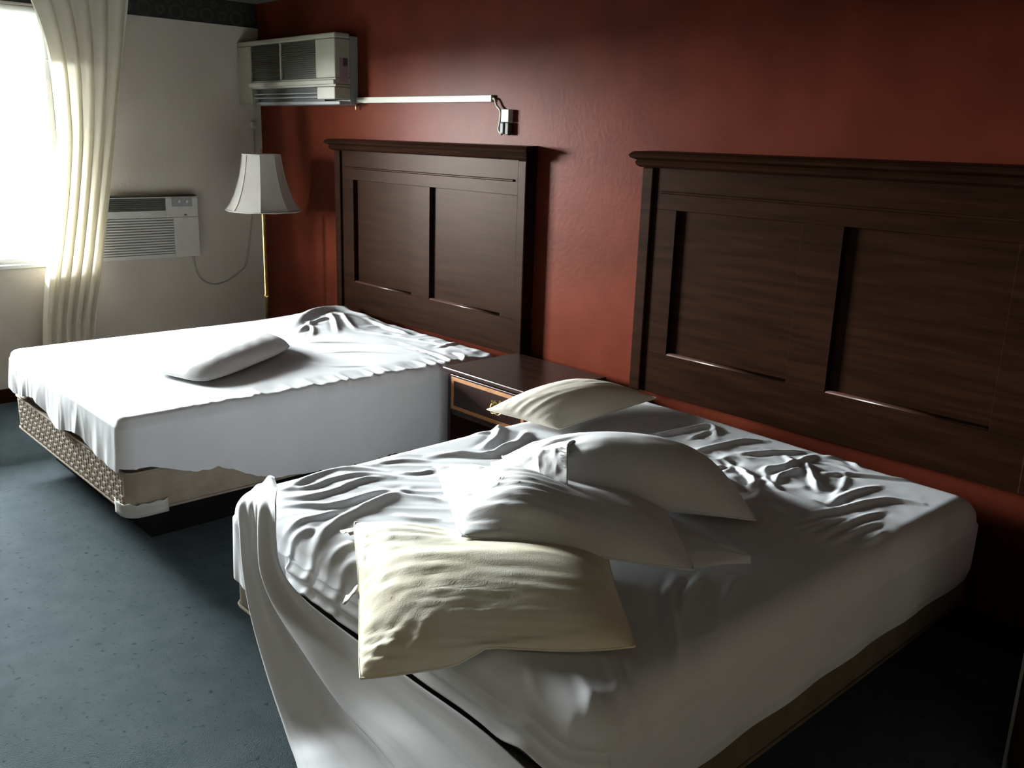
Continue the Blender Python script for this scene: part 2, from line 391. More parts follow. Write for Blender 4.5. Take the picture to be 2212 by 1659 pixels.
# basket-weave quilting on the foot of the window bed's box spring
bm = bmesh.new()
nx_, nz_ = 44, 5; cw = (B1[1]-B1[0]-.14)/nx_; ch = .160/nz_
for i in range(nx_):
    for j in range(nz_):
        cx = B1[0]+.07+(i+.5)*cw; cz = .21+(j+.5)*ch; horiz = (i+j) % 2 == 0
        hw, hh = (cw*.62, ch*.30) if horiz else (cw*.30, ch*.62)
        bbox(bm, cx-hw, cx+hw, B1[2]+(.0075 if horiz else .0095), B1[2]+.016, cz-hh, cz+hh, .004, 1)
q = from_bm('woven_quilting', bm, m_tick, box1); q['kind'] = 'stuff'
# white corner guard at the near bottom corner of that box spring
bm = bmesh.new(); n = 12; rows = []
ctr = np.array([B1[1]-.062, B1[2]+.062])
for j in range(5):
    row = []
    for k in range(n+1):
        if k <= 3: p = (B1[1]-.062-.055*(3-k)/3, B1[2]-.003)
        elif k >= n-5: p = (B1[1]+.003, B1[2]+.062+.10*(k-(n-5))/5)
        else:
            a = -PI/2+PI/2*(k-3)/(n-8); p = (ctr[0]+.065*math.cos(a), ctr[1]+.065*math.sin(a))
        top = .253-.012*abs(math.sin(k*1.3)); row.append(bm.verts.new((p[0], p[1], .190+(top-.190)*j/4)))
    rows.append(row)
for a, b in zip(rows, rows[1:]):
    for k in range(n): bm.faces.new((a[k], a[k+1], b[k+1], b[k]))
o = from_bm('corner_guard', bm, m_plast, box1, True)
md = o.modifiers.new('thick', 'SOLIDIFY'); md.thickness = .004; md.offset = 1

def sheet(name, B, zfun, res, re, r, hem, skirt, m, rows=28):
    """one cloth: a wrinkled top over the mattress and a hanging border all round it"""
    x0, x1, y0, y1 = B; nx = int((x1-x0)/res); ny = int((y1-y0)/res)
    u, v = np.meshgrid(np.linspace(0, 1, nx), np.linspace(0, 1, ny))
    X, Y = rounded(u, v, x1-x0, y1-y0, r); X = X+x0; Y = Y+y0
    e = np.minimum(np.minimum(X-x0, x1-X), np.minimum(Y-y0, y1-Y))
    # distance to the rounded outline inside the corner quarters
    cx = np.clip(X, x0+r, x1-r); cy = np.clip(Y, y0+r, y1-r); inq = (cx != X) & (cy != Y)
    e = np.where(inq, r-np.hypot(X-cx, Y-cy), e); e = np.maximum(e, 0)
    t = np.clip((re-e)/re, 0, 1); Z = zfun(X, Y)-re*(1-np.sqrt(np.maximum(0, 1-t*t)))
    V = [np.stack([X, Y, Z], -1).reshape(-1, 3)]; F = [grid_faces(nx, ny)]
    # perimeter, anticlockwise from the foot's window-side corner
    idx = np.concatenate([np.arange(nx), np.arange(1, ny)*nx+nx-1, (ny-1)*nx+np.arange(nx-2, -1, -1), np.arange(ny-2, 0, -1)*nx])
    P = V[0][idx]; nxt = np.roll(P, -1, 0); prv = np.roll(P, 1, 0); tg = (nxt-prv)[:, :2]; tg /= np.linalg.norm(tg, axis=1)[:, None]+1e-9
    nrm = np.stack([tg[:, 1], -tg[:, 0]], 1)
    for _ in range(6): nrm = (np.roll(nrm, 1, 0)+nrm*2+np.roll(nrm, -1, 0)); nrm /= np.linalg.norm(nrm, axis=1)[:, None]
    L = hem(P[:, 0], P[:, 1]); n = len(idx); base = nx*ny; prev = idx
    arc = np.cumsum(np.hypot(*(nxt-P)[:, :2].T))
    for k in range(1, rows+1):
        d = L*(k/rows); off, dz = skirt(P[:, 0], P[:, 1], d, L, arc)
        q = np.stack([P[:, 0]+nrm[:, 0]*off, P[:, 1]+nrm[:, 1]*off, P[:, 2]-d+dz], 1)
        V.append(q); cur = base+np.arange(n)
        F.append(np.stack([prev, np.roll(prev, -1), np.roll(cur, -1), cur], 1)[:, ::-1]); prev = cur; base += n
    return np_mesh(name, np.concatenate(V), np.concatenate(F), m)

pxb = lambda pts, z: [tuple(bp(a, b, 2, z)[:2]) for a, b in pts]

# --- sheet of the window bed
S1 = [([(628, 712), (660, 692), (700, 676), (760, 676), (800, 690)], .045, .045),
      ([(640, 722), (668, 706), (690, 700), (712, 694)], .022, .018), ([(706, 684), (722, 700), (730, 722)], .020, .016),
      ([(735, 684), (752, 704), (770, 716)], .018, .016), ([(664, 700), (676, 716), (672, 730)], .018, .014),
      ([(780, 690), (830, 708), (900, 728)], .014, .018), ([(640, 742), (720, 741), (800, 744), (880, 752)], .012, .012),
      ([(690, 764), (780, 762), (860, 766)], .008, .012), ([(650, 780), (720, 792), (800, 792)], .008, .015),
      ([(940, 752), (968, 748), (985, 742)], .016, .014), ([(880, 752), (940, 766), (978, 782)], .012, .015),
      ([(760, 716), (840, 726), (930, 742), (1000, 756)], .010, .014), ([(980, 762), (1000, 770), (1004, 780)], .016, .012),
      ([(430, 742), (520, 738), (580, 734)], .006, .014), ([(420, 756), (560, 746), (610, 742)], .006, .012)]
S1 = [(pxb(p, ZT), h, wd) for p, h, wd in S1]
def z1fun(X, Y):
    Z = np.full_like(X, ZT+.004)
    Z += .003*fbm(X*2.2, Y*2.2, 3, 2)
    for p, h, wd in S1: Z = Z+stroke(X, Y, p, h*.55, wd)
    # gathers along the near long edge
    ed = np.clip(1-(B1[1]-X)/.16, 0, 1)
    Z = Z+ed*(ridged(X*4, Y*16, 5)-.6)*.014*np.clip((Y+2.0)/.5, 0, 1)
    hd = np.clip((Y+.55)/.4, 0, 1); Z = Z+hd*(ridged(X*6, Y*9, 9)-.6)*.010
    # puffed-up corner at the head on the window side
    Z = Z+.03*np.exp(-(((X-1.45)/.28)**2+((Y+.35)/.25)**2))
    return Z
def hem1(x, y):
    foot = y < B1[2]+.04; side = x > B1[1]-.04
    f = np.interp(x, [1.2, 1.32, 1.45, 1.62, 1.75, 1.95, 2.08, 2.22, 2.36, 2.55, 2.70], [.14, .165, .15, .12, .145, .185, .165, .14, .175, .185, .19])
    s = np.interp(y, [-2.08, -1.98, -1.9, -1.8, -1.7, -1.5, -1.2, -.2], [.17, .175, .20, .235, .235, .33, .37, .38])
    L = np.where(foot, f, np.where(side, s, .16)); cor = foot & side
    return np.where(cor, .17, L)
def skirt1(x, y, d, L, arc):
    foot = y < B1[2]+.05; q = d/.2
    g = np.interp(x, [1.2, 1.5, 1.75, 2.0, 2.35, 2.7], [1.2, 1.0, .5, .9, .7, .4])
    wav = np.where(foot, g*(.020*(ridged(arc*5.5+.8*d, d*2.5, 141)-.55)+.010*(ridged(arc*15, d*4, 143)-.55)), .006*np.sin(arc*15+d*2)+.006*fbm(arc*4, d*3, 4, 2))
    return .004+wav*np.clip(q, 0, 1.3)+.016*np.clip(q, 0, 1.5)*np.where(foot, 1, .35), 0*d
sh1 = sheet('bed_sheet', B1, z1fun, .0085, .035, .06, hem1, skirt1, m_sheet)
tag(sh1, 'white sheet hanging unevenly over the foot of the bed beside the window', 'bed sheet')
# faint row of laundry-stamp marks near the pillow end of that sheet
for k, (a, b) in enumerate([(901, 756), (919, 762), (927, 766), (943, 775), (953, 782)]):
    p = bp(a, b, 2, ZT+.02)
    bm = bmesh.new(); bbox(bm, p[0]-.012, p[0]+.012, p[1]-.006, p[1]+.006, p[2]-.004, p[2]-.003)
    from_bm('stamp_mark', bm, m_ink, sh1)

# --- fitted sheet of the bed in front: folds read off the photograph
S2 = [
 ([(608, 1058), (653, 1036), (703, 1014), (747, 1007), (842, 1016)], .020, .016),
 ([(606, 1054), (672, 1048), (719, 1032), (780, 1021), (870, 1030)], .018, .014),
 ([(608, 1072), (672, 1070), (725, 1056), (754, 1044), (798, 1031), (855, 1031)], .022, .015),
 ([(608, 1090), (653, 1088), (703, 1090), (735, 1084), (773, 1074), (808, 1062), (861, 1055)], .020, .015),
 ([(890, 1050), (814, 1082), (754, 1110), (713, 1136), (690, 1158), (684, 1180)], .034, .020),
 ([(956, 1080), (893, 1071), (850, 1066)], .016, .016), ([(608, 1130), (653, 1120), (703, 1109), (728, 1096)], .016, .014),
 ([(611, 1152), (627, 1142), (653, 1138), (697, 1141)], .015, .014), ([(700, 1190), (740, 1180), (790, 1165)], .016, .018),
 ([(846, 1108), (893, 1118), (956, 1121)], .012, .015), ([(858, 1017), (899, 1019), (937, 1011)], .016, .013),
 ([(918, 986), (972, 979), (1045, 983), (1083, 970), (1150, 932)], .024, .016), ([(800, 1000), (870, 990), (930, 994)], .013, .014),
 ([(1078, 912), (1072, 944), (1037, 970)], .034, .018), ([(1138, 928), (1125, 954), (1094, 966), (1060, 980)], .028, .016),
 ([(973, 977), (1043, 980), (1080, 984)], .016, .014), ([(1010, 935), (1050, 930), (1090, 920)], .012, .014),
 ([(640, 1220), (662, 1180), (680, 1160)], .014, .014), ([(720, 1215), (760, 1205), (800, 1215)], .014, .018),
 # crumpled area towards the dark side
 ([(1400, 940), (1473, 928), (1525, 917), (1543, 922), (1547, 947)], .026, .014), ([(1484, 948), (1521, 933), (1548, 925)], .016, .010),
 ([(1488, 973), (1547, 962), (1606, 948), (1664, 948)], .026, .013), ([(1450, 950), (1473, 972), (1470, 990)], .022, .012),
 ([(1594, 977), (1642, 973), (1723, 969), (1750, 969)], .026, .013), ([(1584, 998), (1613, 1017), (1628, 1035), (1620, 1053)], .028, .013),
 ([(1635, 1020), (1657, 1006), (1694, 1002), (1738, 985), (1767, 973)], .028, .013), ([(1738, 985), (1752, 1017), (1771, 1057)], .030, .013),
 ([(1672, 1044), (1686, 1020), (1723, 1009), (1742, 998)], .026, .013), ([(1675, 1053), (1730, 1072), (1785, 1086)], .024, .012),
 ([(1785, 1088), (1840, 1057), (1906, 1039)], .022, .013), ([(1705, 1130), (1767, 1105), (1829, 1090), (1914, 1070), (2002, 1079)], .026, .015),
 ([(1712, 1142), (1796, 1112)], .018, .011), ([(1730, 1150), (1785, 1126), (1840, 1112)], .018, .011),
 ([(1764, 1163), (1826, 1127), (1914, 1094)], .020, .012), ([(1796, 1171), (1852, 1141), (1907, 1119)], .018, .011),
 ([(1855, 1178), (1890, 1158), (1914, 1138)], .016, .010), ([(1756, 1017), (1840, 1015), (1998, 1028)], .018, .013),
 ([(1767, 976), (1830, 982), (1863, 1002)], .020, .013), ([(1770, 990), (1815, 998), (1850, 1008)], .014, .010),
 ([(1500, 1000), (1540, 1005), (1575, 1000)], .016, .011), ([(1540, 1020), (1570, 1035), (1590, 1060)], .018, .012),
 ([(1640, 1080), (1680, 1090), (1700, 1110)], .020, .012), ([(1600, 1075), (1640, 1098), (1660, 1120)], .016, .011),
 ([(1560, 985), (1580, 1000), (1560, 1020)], .016, .011), ([(1660, 1000), (1655, 1030), (1690, 1060)], .018, .011),
 ([(1690, 975), (1710, 990), (1700, 1005)], .018, .011), ([(1830, 1010), (1822, 1040), (1800, 1070)], .014, .012),
 ([(1420, 985), (1450, 1000), (1480, 1002)], .014, .011),
 # pulls at the dark foot corner
 ([(1150, 1405), (1141, 1440), (1188, 1520), (1262, 1562)], .018, .016), ([(1101, 1402), (1135, 1465), (1180, 1522), (1250, 1566)], .018, .016),
 ([(1310, 1405), (1330, 1460), (1338, 1500)], .012, .012), ([(1356, 1406), (1376, 1478), (1384, 1532)], .014, .012),
 ([(1463, 1235), (1445, 1283), (1452, 1333), (1463, 1406), (1463, 1496)], .016, .013), ([(1520, 1235), (1480, 1290), (1475, 1340)], .012, .013),
 ([(1598, 1240), (1560, 1310), (1555, 1370)], .010, .014), ([(1240, 1440), (1275, 1500), (1277, 1560)], .012, .013)]
S2 = [(pxb(p, ZT), h, wd) for p, h, wd in S2]
def z2fun(X, Y):
    Z = ZT-.004-.022*np.clip((Y+.9)/.8, 0, 1)*np.clip((X-4.0)/1.1, 0, 1)
    Z = Z+.004*fbm(X*2.0, Y*2.0, 21, 2)
    for p, h, wd in S2: Z = Z+stroke(X, Y, p, h*.42, wd*1.05)
    c = np.exp(-(((X-4.5)/.40)**2+((Y+.68)/.32)**2)); Z = Z+c*((ridged(X*7, Y*7, 31)-.65)*.011+(ridged(X*13+3, Y*13, 33)-.6)*.005)
    l = np.exp(-(((X-3.95)/.38)**2+((Y+1.65)/.45)**2)); Z = Z+l*(ridged((X*.68+Y*.73)*2.4, (X*.73-Y*.68)*13, 37)-.62)*.0048
    return Z
def hem2(x, y):
    foot = y < B2[2]+.05; side = x > B2[1]-.05; left = x < B2[0]+.05
    f = np.interp(x, [3.585, 3.72, 3.86, 3.94, 4.02, 4.2, 4.5, 5.17], [.215, .22, .20, .125, .088, .080, .078, .085])
    L = np.where(foot, f, np.where(side, np.interp(y, [-2.08, -1.95, -1.6, -.2], [.18, .205, .205, .20]), np.where(left, .215, .18)))
    return L
def skirt2(x, y, d, L, arc):
    foot = y < B2[2]+.05; q = d/np.maximum(L, .05)
    fold = np.where(foot & (x < 3.98), .005*np.sin(arc*46+d*5)+.003*np.sin(arc*83), .003*np.sin(arc*19+d*9))
    rid = np.where(foot & (x > 4.0), .016*np.exp(-((d-.030)/.014)**2)+.020*np.exp(-((d-(L-.012))/.012)**2), 0)
    return .006+fold*np.clip(q, 0, 1)+rid-.010*np.clip(q-.8, 0, 1)*5*np.where(foot, 0, 1), 0*d
sh2 = sheet('bed_sheet', B2, z2fun, .0068, .080, .085, hem2, skirt2, m_sheet)
tag(sh2, 'crumpled white fitted sheet under the four loose pillows', 'bed sheet')

# --- loose flat sheet bunched over the foot corner and trailing to the floor
def loose_sheet():
    nt, ns = 90, 150
    ey = B2[2]
    left = [(bp(548, 1056, 2, .645), 0), (bp(528, 1085, 1, ey-.02), 0), (bp(535, 1150, 1, ey-.035), 0), (bp(546, 1235, 1, ey-.045), 0),
            (bp(567, 1330, 1, ey-.05), 0), (bp(602, 1450, 1, ey-.06), 0), (bp(645, 1580, 1, ey-.07), 0), (bp(662, 1640, 2, .03), 0), (bp(672, 1720, 2, .015), 0)]
    right = [(bp(592, 1036, 2, .655), 0), (bp(606, 1085, 1, ey-.02), 0), (bp(607, 1160, 1, ey-.03), 0), (bp(618, 1225, 1, ey-.03), 0),
             (bp(665, 1288, 1, ey-.02), 0), (bp(770, 1370, 1, ey-.018), 0), (bp(900, 1465, 1, ey-.018), 0), (bp(1060, 1580, 1, ey-.018), 0), (bp(1250, 1750, 1, ey-.018), 0)]
    A = np.array(smoothpath([p[0] for p in left], 12)); Bq = np.array(smoothpath([p[0] for p in right], 12))
    tt = np.linspace(0, len(A)-1, nt); k = np.clip(tt.astype(int), 0, len(A)-2); f = (tt-k)[:, None]
    A = A[k]*(1-f)+A[k+1]*f; Bq = Bq[k]*(1-f)+Bq[k+1]*f
    s = np.linspace(0, 1, ns)[None, :, None]; T = np.linspace(0, 1, nt)[:, None]; s2 = s[..., 0]
    P = A[:, None, :]*(1-s)+Bq[:, None, :]*s
    wt = 1-.75*s2**3
    amp = (.0025+.040*T)*(1-.6*s2**4)
    q = s2*5.2+.35*np.sin(T*2.2); sh = fbm(q, T*.55+3, 53, 2)*2.0+.35*fbm(q*2.3+7, T*.8, 57, 1)
    fold = amp*sh*1.2+.03*fbm(s2*5, T*2.0, 51, 2)*T*wt
    nap = np.clip((T-.05)/.08, 0, 1); nap = nap*nap*(3-2*nap)
    P[..., 1] -= nap*(fold+.018+.016*T*T*wt)
    P[..., 2] += (1-nap)*(.018*np.exp(-((s2-.76)/.24)**2)+.007*np.exp(-((s2-.2)/.2)**2))
    P[..., 2] = np.maximum(P[..., 2], .012+.06*np.clip(T-.72, 0, 1)*(1+np.sin(s2*14+T*6)))
    P[..., 1] = np.where(P[..., 2] < .57, np.minimum(P[..., 1], ey-.012), P[..., 1])
    o = np_mesh('flat_sheet', P.reshape(-1, 3), grid_faces(ns, nt), m_sheet)
    md = o.modifiers.new('thick', 'SOLIDIFY'); md.thickness = .004; md.offset = 0
    return tag(o, 'twisted white flat sheet trailing from the bed corner to the carpet', 'bed sheet')
loose_sheet()

# ------------------------------------------------------------------ pillows
def pillow(name, C, T, Tb, m, label, wr=(), k=.06, bend=None, ground=None, n=(96, 72), pw=(2.2, .62), seam=True, group=None, lift=None, rc=.07):
    A, B, Cc, D = [np.array(c, float) for c in C]; nu, nv = n
    u, v = np.meshgrid(np.sin(np.linspace(-PI/2, PI/2, nu)), np.sin(np.linspace(-PI/2, PI/2, nv)))
    uu = u*(1-k*(1-v*v)*np.abs(u)**3); vv = v*(1-k*(1-u*u)*np.abs(v)**3)
    uu, vv = uu*np.sqrt(1-rc*vv**4), vv*np.sqrt(1-rc*uu**4)
    a = ((1-uu)/2)[..., None]; b = ((1-vv)/2)[..., None]
    P = (A*a+B*(1-a))*b+(D*a+Cc*(1-a))*(1-b)
    Nn = np.cross(B-A+Cc-D, D-A+Cc-B); Nn /= np.linalg.norm(Nn)
    if Nn[2] < 0: Nn = -Nn
    if bend is not None: P = P+bend(uu, vv)
    g = np.maximum(0, 1-np.abs(u)**pw[0])**pw[1]*np.maximum(0, 1-np.abs(v)**pw[0])**pw[1]
    top = g*T
    for f in wr: top = top+f(u, v)*np.clip(g*3, 0, 1)
    if lift is not None: top = top+lift(u, v)*g
    top = np.maximum(top, 0)
    Pt = P+Nn*top[..., None]; Pb = P-Nn*(g*Tb)[..., None]
    if ground is not None:
        gz = ground(Pb[..., 0], Pb[..., 1]); smax = lambda a, b: .5*(a+b+np.sqrt((a-b)**2+.00025)); dz = smax(Pb[..., 2], gz)-Pb[..., 2]; Pb[..., 2] += dz
        gt = ground(Pt[..., 0], Pt[..., 1])+.003; rim = 1-np.clip(g*2.5, 0, 1); Pt[..., 2] = np.maximum(Pt[..., 2]+dz*rim, gt)
    Ft = grid_faces(nu, nv); Fb = grid_faces(nu, nv, nu*nv)[:, ::-1]
    idx = np.concatenate([np.arange(nu), np.arange(1, nv)*nu+nu-1, (nv-1)*nu+np.arange(nu-2, -1, -1), np.arange(nv-2, 0, -1)*nu])
    Fs = np.stack([idx+nu*nv, np.roll(idx, -1)+nu*nv, np.roll(idx, -1), idx], 1)
    o = np_mesh(name, np.concatenate([Pt.reshape(-1, 3), Pb.reshape(-1, 3)]), np.concatenate([Ft, Fb, Fs]), m)
    tag(o, label, 'pillow', group)
    if seam:
        rim = Pt.reshape(-1, 3)[idx][::3]; tube('seam', [tuple(p) for p in rim]+[tuple(rim[0])], .003, m, o, 6, 1)
    return o
def bedz(B, z):
    def f(x, y):
        d = np.maximum(np.maximum(B[2]+.02-y, B[0]+.0-x), 0)
        return z-np.where(d > 0, 1.0*d+2.5*d*d, 0)
    return f

# pillow lying on the window bed
pillow('pillow', [bp(306, 800, 2, .620), bp(444, 831, 2, .620), bp(648, 746, 2, .645), bp(500, 706, 2, .65)], .072, .03, m_case,
       'white pillow lying alone on the bed beside the window', k=.03, ground=bedz(B1, ZT+.002), pw=(3.0, .5), rc=.26,
       wr=[lambda u, v: .004*(ridged(u*2+v*.6, v*5, 61)-.6)*np.exp(-((u+.5)/.6)**2), lambda u, v: .003*fbm(u*2, v*3, 63)])

# yellowed pillow hanging over the foot
def w_front(u, v):
    e = np.exp(-((u+1)/.75)); q = v*9+u*1.3-.5*u*u
    return .011*e*(ridged(u*.8, q, 71)-.62)+.004*np.exp(-((u+.1)/.7)**2)*(ridged(u*1.2, q*1.3, 73)-.6)\
        +.010*np.exp(-((u+.75)/.35)**2-((v+.7)/.35)**2)*(ridged((u+v)*1.2, (v-u*.8)*4, 75)-.6)
fp = pillow('pillow', [bp(769, 1475, 2, .50), bp(1384, 1402, 2, .625), bp(1312, 1172, 2, .625), bp(757, 1124, 2, .640)], .108, .05, m_ivory,
       'yellowed ivory pillow with tags drooping over the foot of the front bed', k=.05, ground=bedz(B2, ZT-.002), wr=[w_front], pw=(2.3, .55), lift=lambda u, v: -.055*np.clip((v-.1)/.8, 0, 1)*np.clip((u+.7)/.5, 0, 1))
def small_tag(par, p, q, wdt, nm='care_tag'):
    p = np.array(p); q = np.array(q); d = q-p; s = np.cross(d, [0, 0, 1.0]); s = s/np.linalg.norm(s)*wdt/2; bm = bmesh.new(); rows = []
    for i in range(6):
        c = p+d*i/5+np.array([0, 0, .006*math.sin(i*1.2)]); rows.append([bm.verts.new(c-s), bm.verts.new(c+s)])
    for a, b in zip(rows, rows[1:]): bm.faces.new((a[0], a[1], b[1], b[0]))
    o = from_bm(nm, bm, m_plast, par, True); md = o.modifiers.new('t', 'SOLIDIFY'); md.thickness = .0015; return o
small_tag(fp, bp(772, 1152, 2, .622), bp(750, 1141, 2, .612), .045)
small_tag(fp, bp(775, 1272, 2, .575), bp(743, 1294, 2, .545), .05)

# middle white pillow, open end towards the window
def w_mid(u, v):
    return .012*np.exp(-((u+.75)/.5)**2)*(ridged(u*.8, v*7+u*1.2, 81)-.62)+.003*fbm(u*2, v*3, 83)
mp = pillow('pillow', [bp(990, 1160, 2, .700), bp(1508, 1238, 2, .614), bp(1440, 1095, 2, .63), bp(945, 1032, 2, .655)], .100, .02, m_case,
       'white pillow lying in the middle, half in sunlight, over the yellowed one', k=.03, ground=bedz(B2, ZT), wr=[w_mid], pw=(2.2, .6),
       lift=lambda u, v: .03*np.exp(-((u+.5)/.4)**2))
def cloth_patch(name, par, quad, m, nu=24, nv=14, amp=.008, sd=0, bulge=0.0):
    A, B, Cc, D = [np.array(c, float) for c in quad]
    u, v = np.meshgrid(np.linspace(0, 1, nu), np.linspace(0, 1, nv)); a = u[..., None]; b = v[..., None]
    P = (A*(1-a)+B*a)*(1-b)+(D*(1-a)+Cc*a)*b
    P[..., 2] += amp*(ridged(u*2.5, v*4, sd)-.6)+bulge*np.sin(PI*v)
    o = np_mesh(name, P.reshape(-1, 3), grid_faces(nu, nv), m, par); md = o.modifiers.new('t', 'SOLIDIFY'); md.thickness = .003; return o
cloth_patch('pillowcase_opening', mp, [bp(962, 1082, 2, .64), bp(1080, 1110, 2, .70), bp(1130, 1010, 2, .70), bp(934, 1004, 2, .66)], m_case, sd=85, amp=.016, bulge=.02)
cloth_patch('pillowcase_end', mp, [bp(1450, 1226, 2, .612), bp(1622, 1216, 2, .604), bp(1618, 1206, 2, .61), bp(1420, 1100, 2, .64)], m_case, sd=87, amp=.006, bulge=.02)

# upper white pillow leaning on the middle one
def w_top(u, v): return .012*np.exp(-((u+.9)/.4)**2)*(ridged(u*2, v*4, 91)-.6)+.004*fbm(u*2, v*2, 93)
tp = pillow('pillow', [bp(1165, 1056, 2, .70), bp(1642, 1130, 2, .610), bp(1530, 1000, 2, .62), bp(1075, 985, 2, .675)], .150, .05, m_case,
       'plump white pillow with a folded stamped hem, topmost of the pile', k=.02, ground=bedz(B2, ZT), wr=[w_top], pw=(2.2, .6))
cloth_patch('pillowcase_opening', tp, [bp(1060, 1030, 2, .69), bp(1180, 1050, 2, .73), bp(1240, 945, 2, .80), bp(1060, 1002, 2, .68)], m_case, sd=95, amp=.012, bulge=.02)
hemq = cloth_patch('folded_hem', tp, [bp(1166, 1044, 2, .745), bp(1226, 1050, 2, .755), bp(1226, 962, 2, .825), bp(1156, 972, 2, .80)], m_case, sd=97, amp=.004, bulge=.012)
for k in range(6):
    p0 = bp(1216, 968+k*8, 2, .838-.006*k)
    bm = bmesh.new(); bbox(bm, p0[0]-.010, p0[0]+.010, p0[1]-.0025, p0[1]+.0025, p0[2]-.001, p0[2])
    from_bm('stamp_mark', bm, m_ink, tp)

# flat beige pillow at the head
pillow('pillow', [bp(1205, 931, 2, .612), bp(1424, 860, 2, .625), bp(1245, 826, 2, .65), bp(1046, 885, 2, .635)], .085, .03, m_beigepil,
       'flat beige pillow at the head of the front bed beside the nightstand', k=.04, ground=bedz(B2, ZT-.002), pw=(2.3, .6),
       wr=[lambda u, v: .003*(ridged(u*1.6, v*4+u, 101)-.6)*np.exp(-((v-.3)/.8)**2)])

# ------------------------------------------------------------------ nightstand
nx0, nx1, ny0, ny1, nz = 2.775, 3.400, -0.560, -0.060, 0.612
ns = thing('nightstand', ((nx0+nx1)/2, (ny0+ny1)/2, 0), 'dark wooden nightstand with inlaid drawer between the two beds', 'nightstand')
box('top', nx0, nx1, ny0, ny1, nz-.024, nz, m_wood2, ns, .006, 2)
box('side_panel', nx0+.02, nx0+.042, ny0+.02, ny1-.005, 0.0, nz-.0245, m_wood2, ns, .002)
box('side_panel', nx1-.042, nx1-.02, ny0+.02, ny1-.005, 0.0, nz-.0245, m_wood2, ns, .002)
box('back_panel', nx0+.0425, nx1-.0425, ny1-.02, ny1-.006, 0.05, nz-.0245, m_wood2, ns)
box('shelf', nx0+.0425, nx1-.0425, ny0+.03, ny1-.021, 0.10, 0.12, m_wood2, ns, .002)
box('rail', nx0+.0425, nx1-.0425, ny0+.025, ny0+.045, .375, .395, m_wood2, ns, .002)
dr = box('drawer', nx0+.046, nx1-.046, ny0+.014, ny1-.06, .400, .580, m_wood2, ns, .003)
ix0, ix1, iz0, iz1 = nx0+.056, nx1-.056, .410, .570
bm = bmesh.new(); yf = ny0+.014
bbox(bm, ix0, ix1, yf-.0025, yf, iz0, iz0+.018); bbox(bm, ix0, ix1, yf-.0025, yf, iz1-.018, iz1)
bbox(bm, ix0, ix0+.018, yf-.0025, yf, iz0+.018, iz1-.018); bbox(bm, ix1-.018, ix1, yf-.0025, yf, iz0+.018, iz1-.018)
from_bm('inlay', bm, m_inlay, dr)
hx, hz = bp(1066, 862, 1, yf)[0]+.05, .500
bm = bmesh.new()
for (dx_, dz_, r_) in ((0, 0, .020), (-.035, .008, .013), (.035, .008, .013), (-.055, .014, .007), (.055, .014, .007), (0, .020, .010), (0, -.018, .009)):
    ret = bmesh.ops.create_cone(bm, cap_ends=True, segments=14, radius1=r_, radius2=r_*.9, depth=.004, matrix=Matrix.Translation((hx+dx_, yf-.003, hz+dz_)) @ Matrix.Rotation(PI/2, 4, 'X'))
from_bm('back_plate', bm, m_brass, dr)
for sx in (-1, 1): tube('bail_post', [(hx+sx*.038, yf-.004, hz+.006), (hx+sx*.038, yf-.022, hz+.006)], .005, m_brass, dr, 8, 2)
tube('bail_pull', [(hx-.038, yf-.022, hz+.006), (hx-.040, yf-.028, hz-.015), (hx-.022, yf-.032, hz-.030), (hx, yf-.033, hz-.026), (hx+.022, yf-.032, hz-.030), (hx+.040, yf-.028, hz-.015), (hx+.038, yf-.022, hz+.006)], .0042, m_brass, dr, 8, 5)

# ------------------------------------------------------------------ floor lamp
lp = bp(569, 452, 1, -0.36); lx, ly = lp[0], -0.36
lt = thing('floor_lamp', (lx, ly, 0), 'brass floor lamp with a white bell shade in the wall corner', 'floor lamp')
lathe('base', [(.13, 0), (.135, .012), (.12, .022), (.05, .032), (.025, .05), (.016, .08)], lx, ly, m_brass, lt, 28)
lathe('pole', [(.0125, .06), (.0125, .62), (.016, .625), (.016, .645), (.0125, .65), (.0125, 1.24), (.006, 1.26), (.006, 1.58)], lx, ly, m_brass, lt, 16)
lathe('socket', [(.018, 1.24), (.02, 1.26), (.02, 1.30), (.014, 1.31)], lx, ly, m_brass, lt, 14)
NP = 8; prof = [(.235, 1.195), (.205, 1.235), (.180, 1.285), (.158, 1.345), (.140, 1.41), (.127, 1.475), (.118, 1.545)]
ang = lambda k: 2*PI*(k+.28)/NP
for k in range(NP):
    bm = bmesh.new(); rows = []
    for (r_, z_) in prof:
        row = []
        for j in range(5):
            t_ = j/4; c0, c1 = ang(k), ang(k+1)
            x_ = r_*((1-t_)*math.cos(c0)+t_*math.cos(c1)); y_ = r_*((1-t_)*math.sin(c0)+t_*math.sin(c1)); bl = 1+.03*math.sin(PI*t_)
            row.append(bm.verts.new((lx+x_*bl, ly+y_*bl, z_-.008*math.sin(PI*t_)*(1 if z_ < 1.2 else 0))))
        rows.append(row)
    for a, b in zip(rows, rows[1:]):
        for j in range(4): bm.faces.new((a[j], a[j+1], b[j+1], b[j]))
    o = from_bm('shade_panel', bm, m_shade, lt, True)
    tube('shade_rib', [(lx+r_*1.01*math.cos(ang(k)), ly+r_*1.01*math.sin(ang(k)), z_) for r_, z_ in prof], .0028, m_shade, lt, 6, 3)
